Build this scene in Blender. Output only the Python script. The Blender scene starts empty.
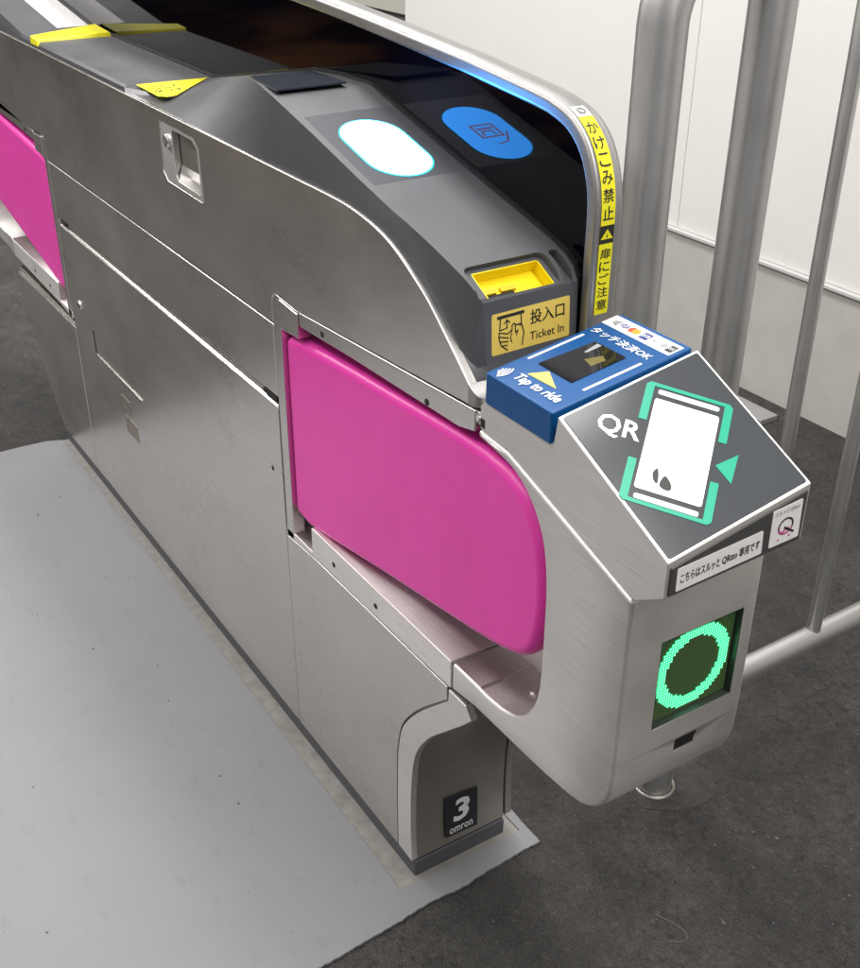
import bpy, bmesh, math, random
from mathutils import Vector, Matrix
random.seed(7)
SC = bpy.context.scene
COL = SC.collection

# ------------------------------------------------------------------ camera
cam_d = bpy.data.cameras.new('camera'); cam = bpy.data.objects.new('camera', cam_d); COL.objects.link(cam)
SC.camera = cam
cam_d.sensor_fit = 'VERTICAL'; cam_d.sensor_height = 36.0; cam_d.lens = 36.0*1153.2/968.0
cam_d.clip_start = 0.02; cam_d.clip_end = 200.0
_yaw, _pit, _rol = (math.radians(a) for a in (147.289, 29.685, -0.267))
_f = Vector((math.cos(_yaw)*math.cos(_pit), math.sin(_yaw)*math.cos(_pit), -math.sin(_pit)))
_r = _f.cross(Vector((0, 0, 1))).normalized(); _d = _f.cross(_r)
_r2 = _r*math.cos(_rol)+_d*math.sin(_rol); _d2 = -_r*math.sin(_rol)+_d*math.cos(_rol)
_m = Matrix.Identity(4)
for i in range(3):
    _m[i][0] = _r2[i]; _m[i][1] = -_d2[i]; _m[i][2] = -_f[i]
_m.translation = Vector((1.03781, -0.63932, 1.38))
cam.matrix_world = _m

# ------------------------------------------------------------------ world and lamps (station hall, fluorescent light)
W = bpy.data.worlds.new('World'); SC.world = W; W.use_nodes = True
nt = W.node_tree; bg = nt.nodes['Background']
tc = nt.nodes.new('ShaderNodeTexCoord'); sp = nt.nodes.new('ShaderNodeSeparateXYZ'); rp = nt.nodes.new('ShaderNodeValToRGB')
mr = nt.nodes.new('ShaderNodeMapRange'); mr.inputs[1].default_value = -1; mr.inputs[2].default_value = 1
nt.links.new(tc.outputs['Generated'], sp.inputs[0]); nt.links.new(sp.outputs[2], mr.inputs[0]); nt.links.new(mr.outputs[0], rp.inputs[0])
els = rp.color_ramp.elements
els[0].position = 0.0; els[0].color = (.06, .057, .056, 1)
els[1].position = 1.0; els[1].color = (.74, .725, .715, 1)
for p_, c_ in ((.44, (.16, .15, .148, 1)), (.52, (.38, .368, .362, 1)), (.64, (.42, .408, .402, 1))):
    e = els.new(p_); e.color = c_
# the unlit far end of the hall: dark with a band of brown woodwork
rq = nt.nodes.new('ShaderNodeValToRGB'); nt.links.new(mr.outputs[0], rq.inputs[0]); e2 = rq.color_ramp.elements
e2[0].position = 0.0; e2[0].color = (.02, .02, .02, 1); e2[1].position = 1.0; e2[1].color = (.5, .49, .47, 1)
for p_, c_ in ((.37, (.02, .018, .016, 1)), (.395, (.17, .085, .04, 1)), (.425, (.30, .13, .045, 1)), (.440, (.04, .03, .028, 1)), (.455, (.05, .035, .03, 1)), (.470, (.22, .10, .04, 1)), (.485, (.05, .04, .036, 1)), (.50, (.10, .09, .085, 1)), (.53, (.34, .33, .32, 1)), (.62, (.46, .45, .44, 1))):
    e = e2.new(p_); e.color = c_
fx = nt.nodes.new('ShaderNodeMapRange'); fx.interpolation_type = 'SMOOTHSTEP'
fx.inputs[1].default_value = -.55; fx.inputs[2].default_value = -.80; fx.inputs[3].default_value = 0; fx.inputs[4].default_value = 1
nt.links.new(sp.outputs[0], fx.inputs[0])
nz = nt.nodes.new('ShaderNodeTexNoise'); nz.inputs['Scale'].default_value = 5.0; nz.inputs['Detail'].default_value = 3
mp_ = nt.nodes.new('ShaderNodeMapping'); mp_.inputs['Scale'].default_value = (1, 1, 5); nt.links.new(tc.outputs['Generated'], mp_.inputs[0]); nt.links.new(mp_.outputs[0], nz.inputs[0])
nr = nt.nodes.new('ShaderNodeMapRange'); nr.inputs[1].default_value = .44; nr.inputs[2].default_value = .56; nr.inputs[3].default_value = .12; nr.inputs[4].default_value = 1.15; nt.links.new(nz.outputs[0], nr.inputs[0])
ml = nt.nodes.new('ShaderNodeMix'); ml.data_type = 'RGBA'; ml.blend_type = 'MULTIPLY'; ml.inputs[0].default_value = 1.0
nt.links.new(rq.outputs[0], ml.inputs[6]); nt.links.new(nr.outputs[0], ml.inputs[7])
mx = nt.nodes.new('ShaderNodeMix'); mx.data_type = 'RGBA'
nt.links.new(fx.outputs[0], mx.inputs[0]); nt.links.new(rp.outputs[0], mx.inputs[6]); nt.links.new(ml.outputs[2], mx.inputs[7])
nt.links.new(mx.outputs[2], bg.inputs[0]); bg.inputs[1].default_value = 1.0

def area_lamp(name, loc, sx, sy, power, rot=(0, 0, 0), col=(1, .965, .945)):
    l = bpy.data.lights.new(name, 'AREA'); l.shape = 'RECTANGLE'; l.size = sx; l.size_y = sy; l.energy = power; l.color = col
    o = bpy.data.objects.new(name, l); o.location = loc; o.rotation_euler = rot; COL.objects.link(o)
area_lamp('ceiling_lamp', (-1.3, 0.65, 2.9), 3.0, .5, 60)
area_lamp('ceiling_lamp', (1.6, 0.45, 2.9), 2.4, .6, 46)
area_lamp('ceiling_lamp', (-1.0, -1.5, 2.9), 3.4, .5, 46)
area_lamp('ceiling_lamp', (-3.9, -1.0, 2.9), 2.6, .6, 85)
area_lamp('ceiling_lamp', (-8.5, 3.2, 2.9), 4.0, .5, 110)
SC.view_settings.view_transform = 'Standard'; SC.view_settings.look = 'None'
SC.view_settings.exposure = 0.28; SC.view_settings.gamma = 1.0

# ------------------------------------------------------------------ materials
MATS = {}
def mat(name, base, rough=.5, metal=0.0, spec=.5, emit=None, estr=0.0, coat=0.0):
    m = bpy.data.materials.new(name); m.use_nodes = True
    b = m.node_tree.nodes['Principled BSDF']
    b.inputs['Base Color'].default_value = (*base, 1); b.inputs['Roughness'].default_value = rough
    b.inputs['Metallic'].default_value = metal; b.inputs['Specular IOR Level'].default_value = spec
    b.inputs['Coat Weight'].default_value = coat
    if emit:
        b.inputs['Emission Color'].default_value = (*emit, 1); b.inputs['Emission Strength'].default_value = estr
    MATS[name] = m
    return m
def nodes(m): return m.node_tree.nodes, m.node_tree.links, m.node_tree.nodes['Principled BSDF']
def noise(m, scale, detail=4, rough=.6, vscale=(1, 1, 1), rot=(0, 0, 0)):
    N, L, b = nodes(m)
    t = N.new('ShaderNodeTexCoord'); mp = N.new('ShaderNodeMapping'); mp.inputs['Scale'].default_value = vscale; mp.inputs['Rotation'].default_value = rot
    n = N.new('ShaderNodeTexNoise'); n.inputs['Scale'].default_value = scale; n.inputs['Detail'].default_value = detail; n.inputs['Roughness'].default_value = rough
    L.new(t.outputs['Object'], mp.inputs[0]); L.new(mp.outputs[0], n.inputs[0])
    return n
def ramp(m, src, stops):
    N, L, b = nodes(m); r = N.new('ShaderNodeValToRGB'); e = r.color_ramp.elements
    e[0].position, e[0].color = stops[0][0], (*stops[0][1], 1); e[1].position, e[1].color = stops[-1][0], (*stops[-1][1], 1)
    for p, c in stops[1:-1]:
        k = e.new(p); k.color = (*c, 1)
    L.new(src, r.inputs[0]); return r
def bump(m, src, strength, dist=.001, prev=None):
    N, L, b = nodes(m); k = N.new('ShaderNodeBump'); k.inputs['Strength'].default_value = strength; k.inputs['Distance'].default_value = dist
    L.new(src, k.inputs['Height'])
    if prev: L.new(prev.outputs[0], k.inputs['Normal'])
    L.new(k.outputs[0], b.inputs['Normal']); return k
def mrange(m, src, a, b_, lo=0., hi=1.):
    N, L, b = nodes(m); k = N.new('ShaderNodeMapRange'); k.inputs[1].default_value = lo; k.inputs[2].default_value = hi
    k.inputs[3].default_value = a; k.inputs[4].default_value = b_; L.new(src, k.inputs[0]); return k
def mixc(m, fac, a, b_, mode='MIX'):
    N, L, b = nodes(m); k = N.new('ShaderNodeMix'); k.data_type = 'RGBA'; k.blend_type = mode
    if isinstance(fac, float): k.inputs[0].default_value = fac
    else: L.new(fac, k.inputs[0])
    for i, v in ((6, a), (7, b_)):
        if isinstance(v, tuple): k.inputs[i].default_value = (*v, 1)
        else: L.new(v, k.inputs[i])
    return k.outputs[2]

def steel(name, base, r0, r1, brush=(1, 60, 60), rot=(0, 0, 0), smudge=.07, streak=1.0):
    m = mat(name, base, .3, 1.0); N, L, b = nodes(m)
    fine = noise(m, 14, 3, .6, brush, rot); big = noise(m, 4.0, 5, .6, (1, 1, 1.6)); blot = noise(m, 30, 5, .75, (1, 1, 1.3))
    hair = noise(m, 40, 2, .5, tuple(v if v > 5 else v*.35 for v in brush), rot)
    rr = mrange(m, big.outputs[0], r0, r1, .3, .7)
    r2 = mrange(m, blot.outputs[0], .012, -.008, .35, .65)
    a1 = N.new('ShaderNodeMath'); a1.operation = 'ADD'; L.new(rr.outputs[0], a1.inputs[0]); L.new(r2.outputs[0], a1.inputs[1])
    ad = N.new('ShaderNodeMath'); ad.operation = 'MULTIPLY_ADD'; ad.inputs[1].default_value = .10
    L.new(fine.outputs[0], ad.inputs[0]); L.new(a1.outputs[0], ad.inputs[2])
    wear = noise(m, 2.6, 3, .5, (1.0, 1, 2.6), (0, .5, 0))
    w2 = mrange(m, wear.outputs[0], -.012, .035, .35, .7)
    ae = N.new('ShaderNodeMath'); ae.operation = 'ADD'; L.new(ad.outputs[0], ae.inputs[0]); L.new(w2.outputs[0], ae.inputs[1])
    L.new(ae.outputs[0], b.inputs['Roughness'])
    c1 = ramp(m, big.outputs[0], [(.25, tuple(x*(1-smudge) for x in base)), (.75, base)])
    c2 = ramp(m, blot.outputs[0], [(.28, (.965, .96, .952)), (.50, (1, 1, 1))])
    c3 = ramp(m, hair.outputs[0], [(.30, (1-.18*streak,)*3), (.68, (1+.10*streak,)*3)])
    cx = mixc(m, 1.0, c1.outputs[0], c2.outputs[0], 'MULTIPLY')
    L.new(mixc(m, 1.0, cx, c3.outputs[0], 'MULTIPLY'), b.inputs['Base Color'])
    bump(m, fine.outputs[0], .08, .0006)
    b.inputs['Anisotropic'].default_value = .6; b.inputs['Anisotropic Rotation'].default_value = .25
    return m
ST = steel('brushed_steel', (.78, .762, .73), .20, .27, (1.5, 60, 90), (0, .12, 0))
ST2 = steel('satin_steel', (.74, .725, .70), .40, .47, (1, 40, 60))
STV = steel('steel_tube', (.50, .50, .495), .33, .40, (40, 40, 1), streak=.35)
FST = steel('frame_steel', (.42, .415, .405), .32, .40, (1.5, 60, 60))
ST3 = steel('tray_steel', (.82, .80, .77), .46, .54, (1, 40, 60))
STD = steel('dull_steel', (.42, .395, .36), .34, .48)
EDGE = mat('polished_steel', (.78, .76, .73), .2, 1.0)
DARK = mat('dark_gap', (.012, .012, .012), .7)
KICK = mat('kick_rubber', (.075, .075, .085), .55)
PLA = mat('grey_plastic', (.074, .077, .083), .42, 0, .40)
n_ = noise(PLA, 900, 2); bump(PLA, n_.outputs[0], .12, .0004)
n2_ = noise(PLA, 9, 4); PLA.node_tree.links.new(mrange(PLA, n2_.outputs[0], .34, .5, .3, .7).outputs[0], nodes(PLA)[2].inputs['Roughness'])
PLD = mat('dark_plastic', (.055, .057, .063), .38, 0, .4)
LCD = mat('display_glass', (.03, .035, .045), .16, 0, .5)
RDP = mat('reader_window', (.055, .060, .068), .26, 0, .5)
GLS = mat('smoked_panel', (.0015, .0015, .003), .03, 0, .13)
n_ = noise(GLS, 40, 3); bump(GLS, n_.outputs[0], .015, .0005)
PINK = mat('pink_urethane', (.60, .035, .27), .31, 0, .45)
n_ = noise(PINK, 420, 3, .7); k_ = bump(PINK, n_.outputs[0], .45, .0006)
n2_ = noise(PINK, 7, 4); PINK.node_tree.links.new(ramp(PINK, n2_.outputs[0], [(.3, (.74, .046, .37)), (.7, (.81, .055, .415))]).outputs[0], nodes(PINK)[2].inputs['Base Color'])
YEL = mat('yellow_plastic', (.86, .66, .0), .45)
YTAPE = mat('yellow_tape', (.82, .76, .01), .45)
YLAB = mat('buff_label', (.80, .59, .12), .4)
INK = mat('black_ink', (.015, .014, .012), .5)
WHT = mat('white_label', (.80, .80, .80), .4)
GRY = mat('grey_print', (.30, .31, .33), .5)
BLU = mat('blue_plastic', (.001, .066, .22), .34, 0, .35)
n_ = noise(BLU, 600, 2); bump(BLU, n_.outputs[0], .08, .0003)
LID = mat('lid_glass', (.042, .047, .052), .16, 0, .5)
LIPM = mat('lip_plastic', (.060, .059, .058), .35)
WINM = mat('scanner_window', (.008, .008, .010), .06, 0, .5)
PLAT = mat('plate_black', (.02, .022, .026), .4)
MAG = mat('magenta_print', (.45, .03, .20), .5)
OVAL = mat('reader_light', (.0, .0, .0), .4, emit=(.036, .32, 1.0), estr=21.0)
OVFRINGE = mat('reader_glow_fringe', (.0, .0, .0), .4, emit=(.0, .72, .80), estr=1.0)  # cyan glow fringe around the oval, put in as emission
OVMARK = mat('reader_light_mark', (.0, .0, .0), .4, emit=(.60, .45, 1.0), estr=4.0)
SCR = mat('screen_white', (.5, .5, .5), .3, emit=(1, 1, 1), estr=1.1)
BARW = mat('light_bar', (.5, .5, .5), .3, emit=(.80, 1, .97), estr=.62)
GRN = mat('green_light', (.0, .12, .07), .3, emit=(.0, .40, .25), estr=.85)
LEDON = mat('led_lit', (.0, .1, .05), .4, emit=(.03, 1.0, .32), estr=1.25)
LEDCORE = mat('led_core', (.0, .1, .05), .4, emit=(.42, 1.0, .64), estr=1.9)
LEDOFF = mat('led_off_glow', (.10, .11, .035), .5, emit=(.01, .20, .04), estr=.22)  # dots that are off, given a faint green glow by emission
LEDBD = mat('led_board', (.035, .045, .035), .3)
GASK = mat('black_gasket', (.01, .01, .012), .4)

WALL = mat('white_wall_board', (.80, .79, .765), .55, 0, .3)
n_ = noise(WALL, 140, 3, .6); k_ = bump(WALL, n_.outputs[0], .22, .002)
n2_ = noise(WALL, 1.6, 4); WALL.node_tree.links.new(ramp(WALL, n2_.outputs[0], [(.3, (.69, .68, .655)), (.7, (.735, .723, .698))]).outputs[0], nodes(WALL)[2].inputs['Base Color'])
SKIRT = mat('grey_skirting', (.60, .585, .555), .6)
n2_ = noise(SKIRT, 9, 5); SKIRT.node_tree.links.new(ramp(SKIRT, n2_.outputs[0], [(.3, (.42, .408, .38)), (.7, (.48, .468, .44))]).outputs[0], nodes(SKIRT)[2].inputs['Base Color'])
FARW = mat('far_wall_paint', (.55, .55, .48), .7)

ASPH = mat('asphalt', (.045, .044, .042), .78, 0, .35); N, L, b = nodes(ASPH)
g1 = noise(ASPH, 3.2, 6, .65); g2 = noise(ASPH, 330, 5, .75); g3 = noise(ASPH, 22, 5, .7)
vo = N.new('ShaderNodeTexVoronoi'); vo.inputs['Scale'].default_value = 170; t_ = N.new('ShaderNodeTexCoord'); L.new(t_.outputs['Object'], vo.inputs[0])
vr = ramp(ASPH, vo.outputs['Color'], [(.78, (0, 0, 0)), (.97, (.9, .9, .9))])
ca = ramp(ASPH, g1.outputs[0], [(.30, (.024, .0236, .0232)), (.5, (.034, .0333, .0326)), (.72, (.055, .0535, .0518))])
cb = ramp(ASPH, g2.outputs[0], [(.36, (.40, .40, .40)), (.5, (.95, .95, .95)), (.64, (1.75, 1.70, 1.64))])
cc = mixc(ASPH, 1.0, ca.outputs[0], cb.outputs[0], 'MULTIPLY')
cd = ramp(ASPH, g3.outputs[0], [(.3, (.72, .72, .72)), (.7, (1.3, 1.28, 1.24))])
cc = mixc(ASPH, 1.0, cc, cd.outputs[0], 'MULTIPLY')
g4 = noise(ASPH, 75, 3, .6); g5 = noise(ASPH, 1.7, 3)
ce = ramp(ASPH, g4.outputs[0], [(.36, (.45, .45, .45)), (.46, (1, 1, 1)), (.58, (1, 1, 1)), (.70, (1.45, 1.42, 1.36))])
ff = mrange(ASPH, g5.outputs[0], .25, 1.0, .35, .62)
cc = mixc(ASPH, ff.outputs[0], cc, mixc(ASPH, 1.0, cc, ce.outputs[0], 'MULTIPLY'))
fm = N.new('ShaderNodeMath'); fm.operation = 'MULTIPLY'; fm.inputs[1].default_value = .16; L.new(vr.outputs[0], fm.inputs[0])
cc = mixc(ASPH, fm.outputs[0], cc, (.17, .16, .145)); L.new(cc, b.inputs['Base Color'])
k_ = bump(ASPH, g2.outputs[0], .5, .003); k2_ = bump(ASPH, vo.outputs['Distance'], .35, .003, k_); bump(ASPH, g4.outputs[0], .6, .004, k2_)

WALK = mat('grey_floor_sheet', (.28, .28, .29), .6, 0, .3); N, L, b = nodes(WALK)
g1 = noise(WALK, 2.2, 5, .6); g2 = noise(WALK, 260, 3); g3 = noise(WALK, 14, 5, .7, (1, 2, 1))
ca = ramp(WALK, g1.outputs[0], [(.3, (.196, .198, .206)), (.7, (.22, .222, .231))])
cb = ramp(WALK, g3.outputs[0], [(.30, (.80, .79, .78)), (.42, (1, 1, 1))])
L.new(mixc(WALK, .5, ca.outputs[0], mixc(WALK, 1.0, ca.outputs[0], cb.outputs[0], 'MULTIPLY')), b.inputs['Base Color'])
L.new(mrange(WALK, g1.outputs[0], .52, .66, .3, .7).outputs[0], b.inputs['Roughness']); bump(WALK, g2.outputs[0], .15, .001)
SEAL = mat('old_adhesive', (.20, .19, .165), .7); N, L, b = nodes(SEAL)
g1 = noise(SEAL, 40, 5, .7); L.new(ramp(SEAL, g1.outputs[0], [(.3, (.17, .163, .148)), (.65, (.25, .243, .225))]).outputs[0], b.inputs['Base Color'])
GRIT = mat('pale_grit', (.15, .147, .138), .8)
MPL = mat('grey_metal_plate', (.30, .30, .30), .5, .3)

# ------------------------------------------------------------------ mesh helpers
class MB:
    """collects faces with material slots and links them as ONE mesh object"""
    def __init__(s): s.bm = bmesh.new(); s.mats = []
    def slot(s, m):
        if m not in s.mats: s.mats.append(m)
        return s.mats.index(m)
    def face(s, pts, m):
        f = s.bm.faces.new([s.bm.verts.new(p) for p in pts]); f.material_index = s.slot(m); return f
    def hull2(s, A, B, m, mcap=None):
        """two loops of equal length joined into a closed solid"""
        i = s.slot(m); n = len(A); a = [s.bm.verts.new(p) for p in A]; c = [s.bm.verts.new(p) for p in B]
        fs = [s.bm.faces.new(a), s.bm.faces.new(c[::-1])]
        for k in range(n): fs.append(s.bm.faces.new((a[k], c[k], c[(k+1) % n], a[(k+1) % n])))
        for f in fs: f.material_index = i
        bmesh.ops.recalc_face_normals(s.bm, faces=fs)
        return fs
    def prism(s, poly, y0, y1, m):            # outline in x,z extruded along y
        return s.hull2([(x, y0, z) for x, z in poly], [(x, y1, z) for x, z in poly], m)
    def prism_z(s, poly, z0, z1, m):
        return s.hull2([(x, y, z0) for x, y in poly], [(x, y, z1) for x, y in poly], m)
    def box(s, a, b, m):
        return s.prism_z([(a[0], a[1]), (b[0], a[1]), (b[0], b[1]), (a[0], b[1])], a[2], b[2], m)
    def plate(s, F, poly, h0, h1, m):         # outline in a frame's u,v, raised from h0 to h1 along its normal
        return s.hull2([F(u, v, h0) for u, v in poly], [F(u, v, h1) for u, v in poly], m)
    def cyl(s, p0, p1, r, m, n=24, r1=None):
        p0 = Vector(p0); p1 = Vector(p1); d = (p1-p0).normalized(); a = d.orthogonal().normalized(); b = d.cross(a)
        r1 = r if r1 is None else r1
        return s.hull2([p0+(a*math.cos(t)+b*math.sin(t))*r for t in [6.28318*k/n for k in range(n)]],
                       [p1+(a*math.cos(t)+b*math.sin(t))*r1 for t in [6.28318*k/n for k in range(n)]], m)
    def tube(s, pts, r, m, n=32):
        i = s.slot(m); pts = [Vector(p) for p in pts]; rings = []; up = None
        for k, p in enumerate(pts):
            d = (pts[min(k+1, len(pts)-1)]-pts[max(k-1, 0)]).normalized()
            up = d.orthogonal().normalized() if up is None else (up-d*up.dot(d)).normalized()
            b = d.cross(up)
            rings.append([s.bm.verts.new(p+(up*math.cos(t)+b*math.sin(t))*r) for t in [6.2831853*q/n for q in range(n)]])
        fs = [s.bm.faces.new(rings[0][::-1]), s.bm.faces.new(rings[-1])]
        for A, B in zip(rings, rings[1:]):
            for q in range(n): fs.append(s.bm.faces.new((A[q], A[(q+1) % n], B[(q+1) % n], B[q])))
        for f in fs: f.material_index = i
        bmesh.ops.recalc_face_normals(s.bm, faces=fs)
    def text(s, F, body, u, v, width, height, m, h=.0012, bold=0.0, ang=0.0, align='box', shear=0.0, vertical=False):
        """lettering in the frame, fitted to a box with its lower left corner at u,v"""
        c = bpy.data.curves.new('t', 'FONT'); c.body = body; c.offset = bold; c.shear = shear; c.resolution_u = 2
        o = bpy.data.objects.new('t', c); COL.objects.link(o)
        me = bpy.data.meshes.new_from_object(o.evaluated_get(bpy.context.evaluated_depsgraph_get()))
        xs = [q.co.x for q in me.vertices]; ys = [q.co.y for q in me.vertices]
        x0, x1, y0, y1 = min(xs), max(xs), min(ys), max(ys); ca, sa = math.cos(ang), math.sin(ang); i = s.slot(m)
        vs = []
        for q in me.vertices:
            a = (q.co.x-x0)/max(x1-x0, 1e-6)*width; b = (q.co.y-y0)/max(y1-y0, 1e-6)*height
            vs.append(s.bm.verts.new(F(u+a*ca-b*sa, v+a*sa+b*ca, h)))
        for p in me.polygons:
            try: f = s.bm.faces.new([vs[k] for k in p.vertices]); f.material_index = i
            except ValueError: pass
        bpy.data.objects.remove(o); bpy.data.meshes.remove(me); bpy.data.curves.remove(c)
    def build(s, name, parent=None, bevel=0, seg=2, ang=32, smooth=True, wn=True):
        me = bpy.data.meshes.new(name); s.bm.normal_update(); s.bm.to_mesh(me); s.bm.free()
        for m in s.mats: me.materials.append(m)
        o = bpy.data.objects.new(name, me); COL.objects.link(o)
        if bevel:
            k = o.modifiers.new('bevel', 'BEVEL'); k.width = bevel; k.segments = seg; k.limit_method = 'ANGLE'; k.angle_limit = math.radians(ang)
        if smooth:
            for p in me.polygons: p.use_smooth = True
            if bevel:
                k.harden_normals = True
            me.set_sharp_from_angle(angle=math.radians(34))
        if parent:
            o.parent = parent; o.matrix_parent_inverse = world_of(parent).inverted()
        return o
def world_of(o):
    m = Matrix.LocRotScale(o.location, o.rotation_euler, o.scale)
    return (world_of(o.parent) @ o.matrix_parent_inverse @ m) if o.parent else m
def cut(o, *cutters):
    for c in cutters:
        k = o.modifiers.new('cut', 'BOOLEAN'); k.operation = 'DIFFERENCE'; k.solver = 'EXACT'; k.object = c
        # cut before the bevel
        while o.modifiers[0] != k and o.modifiers.find('cut') > 0 and False: pass
    dg = bpy.context.evaluated_depsgraph_get(); me = bpy.data.meshes.new_from_object(o.evaluated_get(dg))
    o.modifiers.clear(); old = o.data; o.data = me; me.name = old.name
    for c in cutters: bpy.data.objects.remove(c)
    for p in me.polygons: p.use_smooth = True
    me.set_sharp_from_angle(angle=math.radians(34))
def frame(O, U, V):
    """(u,v,h) -> world; u along U, v along V, h along the normal"""
    O = Vector(O); U = Vector(U).normalized(); V = Vector(V).normalized(); Nn = U.cross(V).normalized()
    return lambda u, v, h=0.0: O+U*u+V*v+Nn*h
def rounded(poly, r, n=6):
    """round every corner of an outline; r is one radius or a list"""
    out = []; N_ = len(poly)
    for k in range(N_):
        rr = r[k] if isinstance(r, (list, tuple)) else r
        p = Vector(poly[k]); a = Vector(poly[k-1])-p; c = Vector(poly[(k+1) % N_])-p
        if rr <= 0: out.append(tuple(p)); continue
        th = a.angle(c); t = min(rr/math.tan(th/2), .49*a.length, .49*c.length)
        A = p+a.normalized()*t; B = p+c.normalized()*t
        for q in range(n+1):
            w = q/n; out.append(tuple(A*(1-w)**2+p*2*w*(1-w)+B*w*w))
    return out
def spline(pts, n=5, closed=False):
    out = []; P = [Vector(p) for p in pts]; N_ = len(P)
    for k in range(N_ if closed else N_-1):
        a = P[k-1] if (closed or k) else P[0]; b = P[k]; c = P[(k+1) % N_]; d = P[(k+2) % N_] if (closed or k+2 < N_) else P[-1]
        for q in range(n):
            t = q/n
            out.append(tuple(.5*((2*b)+(c-a)*t+(2*a-5*b+4*c-d)*t*t+(3*b-a-3*c+d)*t**3)))
    if not closed: out.append(tuple(P[-1]))
    return out
def rect(u0, v0, u1, v1): return [(u0, v0), (u1, v0), (u1, v1), (u0, v1)]
def rot_rect(cu, cv, du, dv, w, l, r=0):
    """rectangle centred at cu,cv, w along direction du,dv and l across it"""
    k = math.hypot(du, dv); du /= k; dv /= k
    q = [(cu+du*a-dv*b_, cv+dv*a+du*b_) for a, b_ in ((-w/2, -l/2), (w/2, -l/2), (w/2, l/2), (-w/2, l/2))]
    return rounded(q, r, 5) if r else q
def thing(name, label, cat, loc=(0, 0, 0), group=None):
    o = bpy.data.objects.new(name, None); COL.objects.link(o); o.location = loc; o.empty_display_size = .1
    o['label'] = label; o['category'] = cat
    if group: o['group'] = group
    return o

# ------------------------------------------------------------------ setting
def structure(name, mb, label, **kw):
    o = mb.build(name, **kw); o['kind'] = 'structure'; o['label'] = label; o['category'] = 'floor'; return o
m = MB(); m.face([(-32, -2.3, 0), (8, -2.3, 0), (8, 9, 0), (-32, 9, 0)], ASPH)
structure('asphalt_floor', m, 'dark worn asphalt floor of the station around the ticket gate', smooth=False)
# grey floor sheet with a torn near edge and an old glue line along the gate
def wob(pts, n, amp):
    sp_ = spline(pts, max(2, n//(len(pts)-1))); return [(x+random.gauss(0, amp), y+random.gauss(0, amp*.5)) for x, y in sp_]
def jag(a, b, n, amp):
    out = []
    for k in range(n+1):
        t = k/n; out.append((a[0]+(b[0]-a[0])*t+random.uniform(-amp, amp)*(0 < k < n), a[1]+(b[1]-a[1])*t+random.uniform(-amp, amp)*.5*(0 < k < n)))
    return out
edge = wob([(.075, -.6), (.070, -.45), (.066, -.30), (.067, -.186), (.063, -.12), (.060, -.06), (.0545, 0), (.057, .05), (.053, .09), (.0495, .15), (.0475, .203)], 150, .00055)+wob([(.0465, .204), (.006, .2045), (-.034, .206)], 22, .0005)
poly = [(-1.70, -.0285)]+[(-1.9+.0, -.0285)][:0]
m = MB()
main = [(-1.705, -2.2), (.09, -2.2)]+edge+[(-.22, .2065), (-.22, .19), (.012, .19), (.012, -.03)]+jag((-.02, -.0285), (-1.69, -.012), 40, .0016)+jag((-1.705, -.05), (-1.705, -2.1), 30, .004)
m.prism_z(main, .0006, .0046, WALK)
structure('walkway', m, 'grey vinyl floor sheet along the left side of the gate with a torn near edge', bevel=.0012, seg=1)
m = MB(); m.prism_z([(-1.69, -.04), (.03, -.05), (.03, .196), (-1.69, .196)], .0003, .0026, SEAL)
structure('floor_seal', m, 'dirty beige glue line on the floor along the foot of the gate')

m = MB()
for k in range(46):
    x = random.uniform(-1.5, .0); y = -random.uniform(.05, .62)
    s_ = random.choice([.0007, .001, .0014, .002]); a = random.uniform(0, 3.1); l_ = s_*random.choice([1, 1.3, 2.4])
    m.prism_z([(x+math.cos(a+t)*l_*random.uniform(.7, 1.2), y+math.sin(a+t)*s_*random.uniform(.7, 1.2)) for t in (0, 1.2, 2.5, 3.8, 5.0)], .0040, .0046+s_*.5, KICK)
o = m.build('dirt_specks', smooth=False); o['kind'] = 'stuff'; o['label'] = 'small dark dirt specks scattered on the grey floor sheet'; o['category'] = 'dirt'
# pale grit scattered on the asphalt
m = MB()
for k in range(120):
    x = random.uniform(-.4, 1.0); y = random.uniform(.05, 1.5)
    if k % 5 == 0: x = random.gauss(.16, .10); y = random.gauss(.42, .1)
    if x < .12 and y < .25: continue
    s_ = random.choice([.0005, .0006, .0007, .0009, .0013]); a = random.uniform(0, 3.1); l_ = s_*random.choice([1, 1.2, 1.5, 3.0])
    q = [(x+math.cos(a+t)*l_*random.uniform(.7, 1.2), y+math.sin(a+t)*s_*random.uniform(.7, 1.2)) for t in (0, 1.2, 2.5, 3.8, 5.0)]
    m.prism_z(q, -.0004, s_*.7, GRIT)
o = m.build('grit', smooth=False); o['kind'] = 'stuff'; o['label'] = 'tiny pale grit scattered on the dark asphalt'; o['category'] = 'grit'

# a pale thread lying on the asphalt
FIB = mat('pale_thread', (.14, .135, .125), .8)
m = MB(); m.tube([(x, y, .0012) for x, y in spline([(.247, .263), (.268, .272), (.288, .278), (.302, .274), (.303, .262), (.292, .248)], 6)], .0006, FIB, 6)
o = m.build('thread'); o['label'] = 'thin pale curled thread lying on the dark asphalt'; o['category'] = 'thread'
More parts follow.
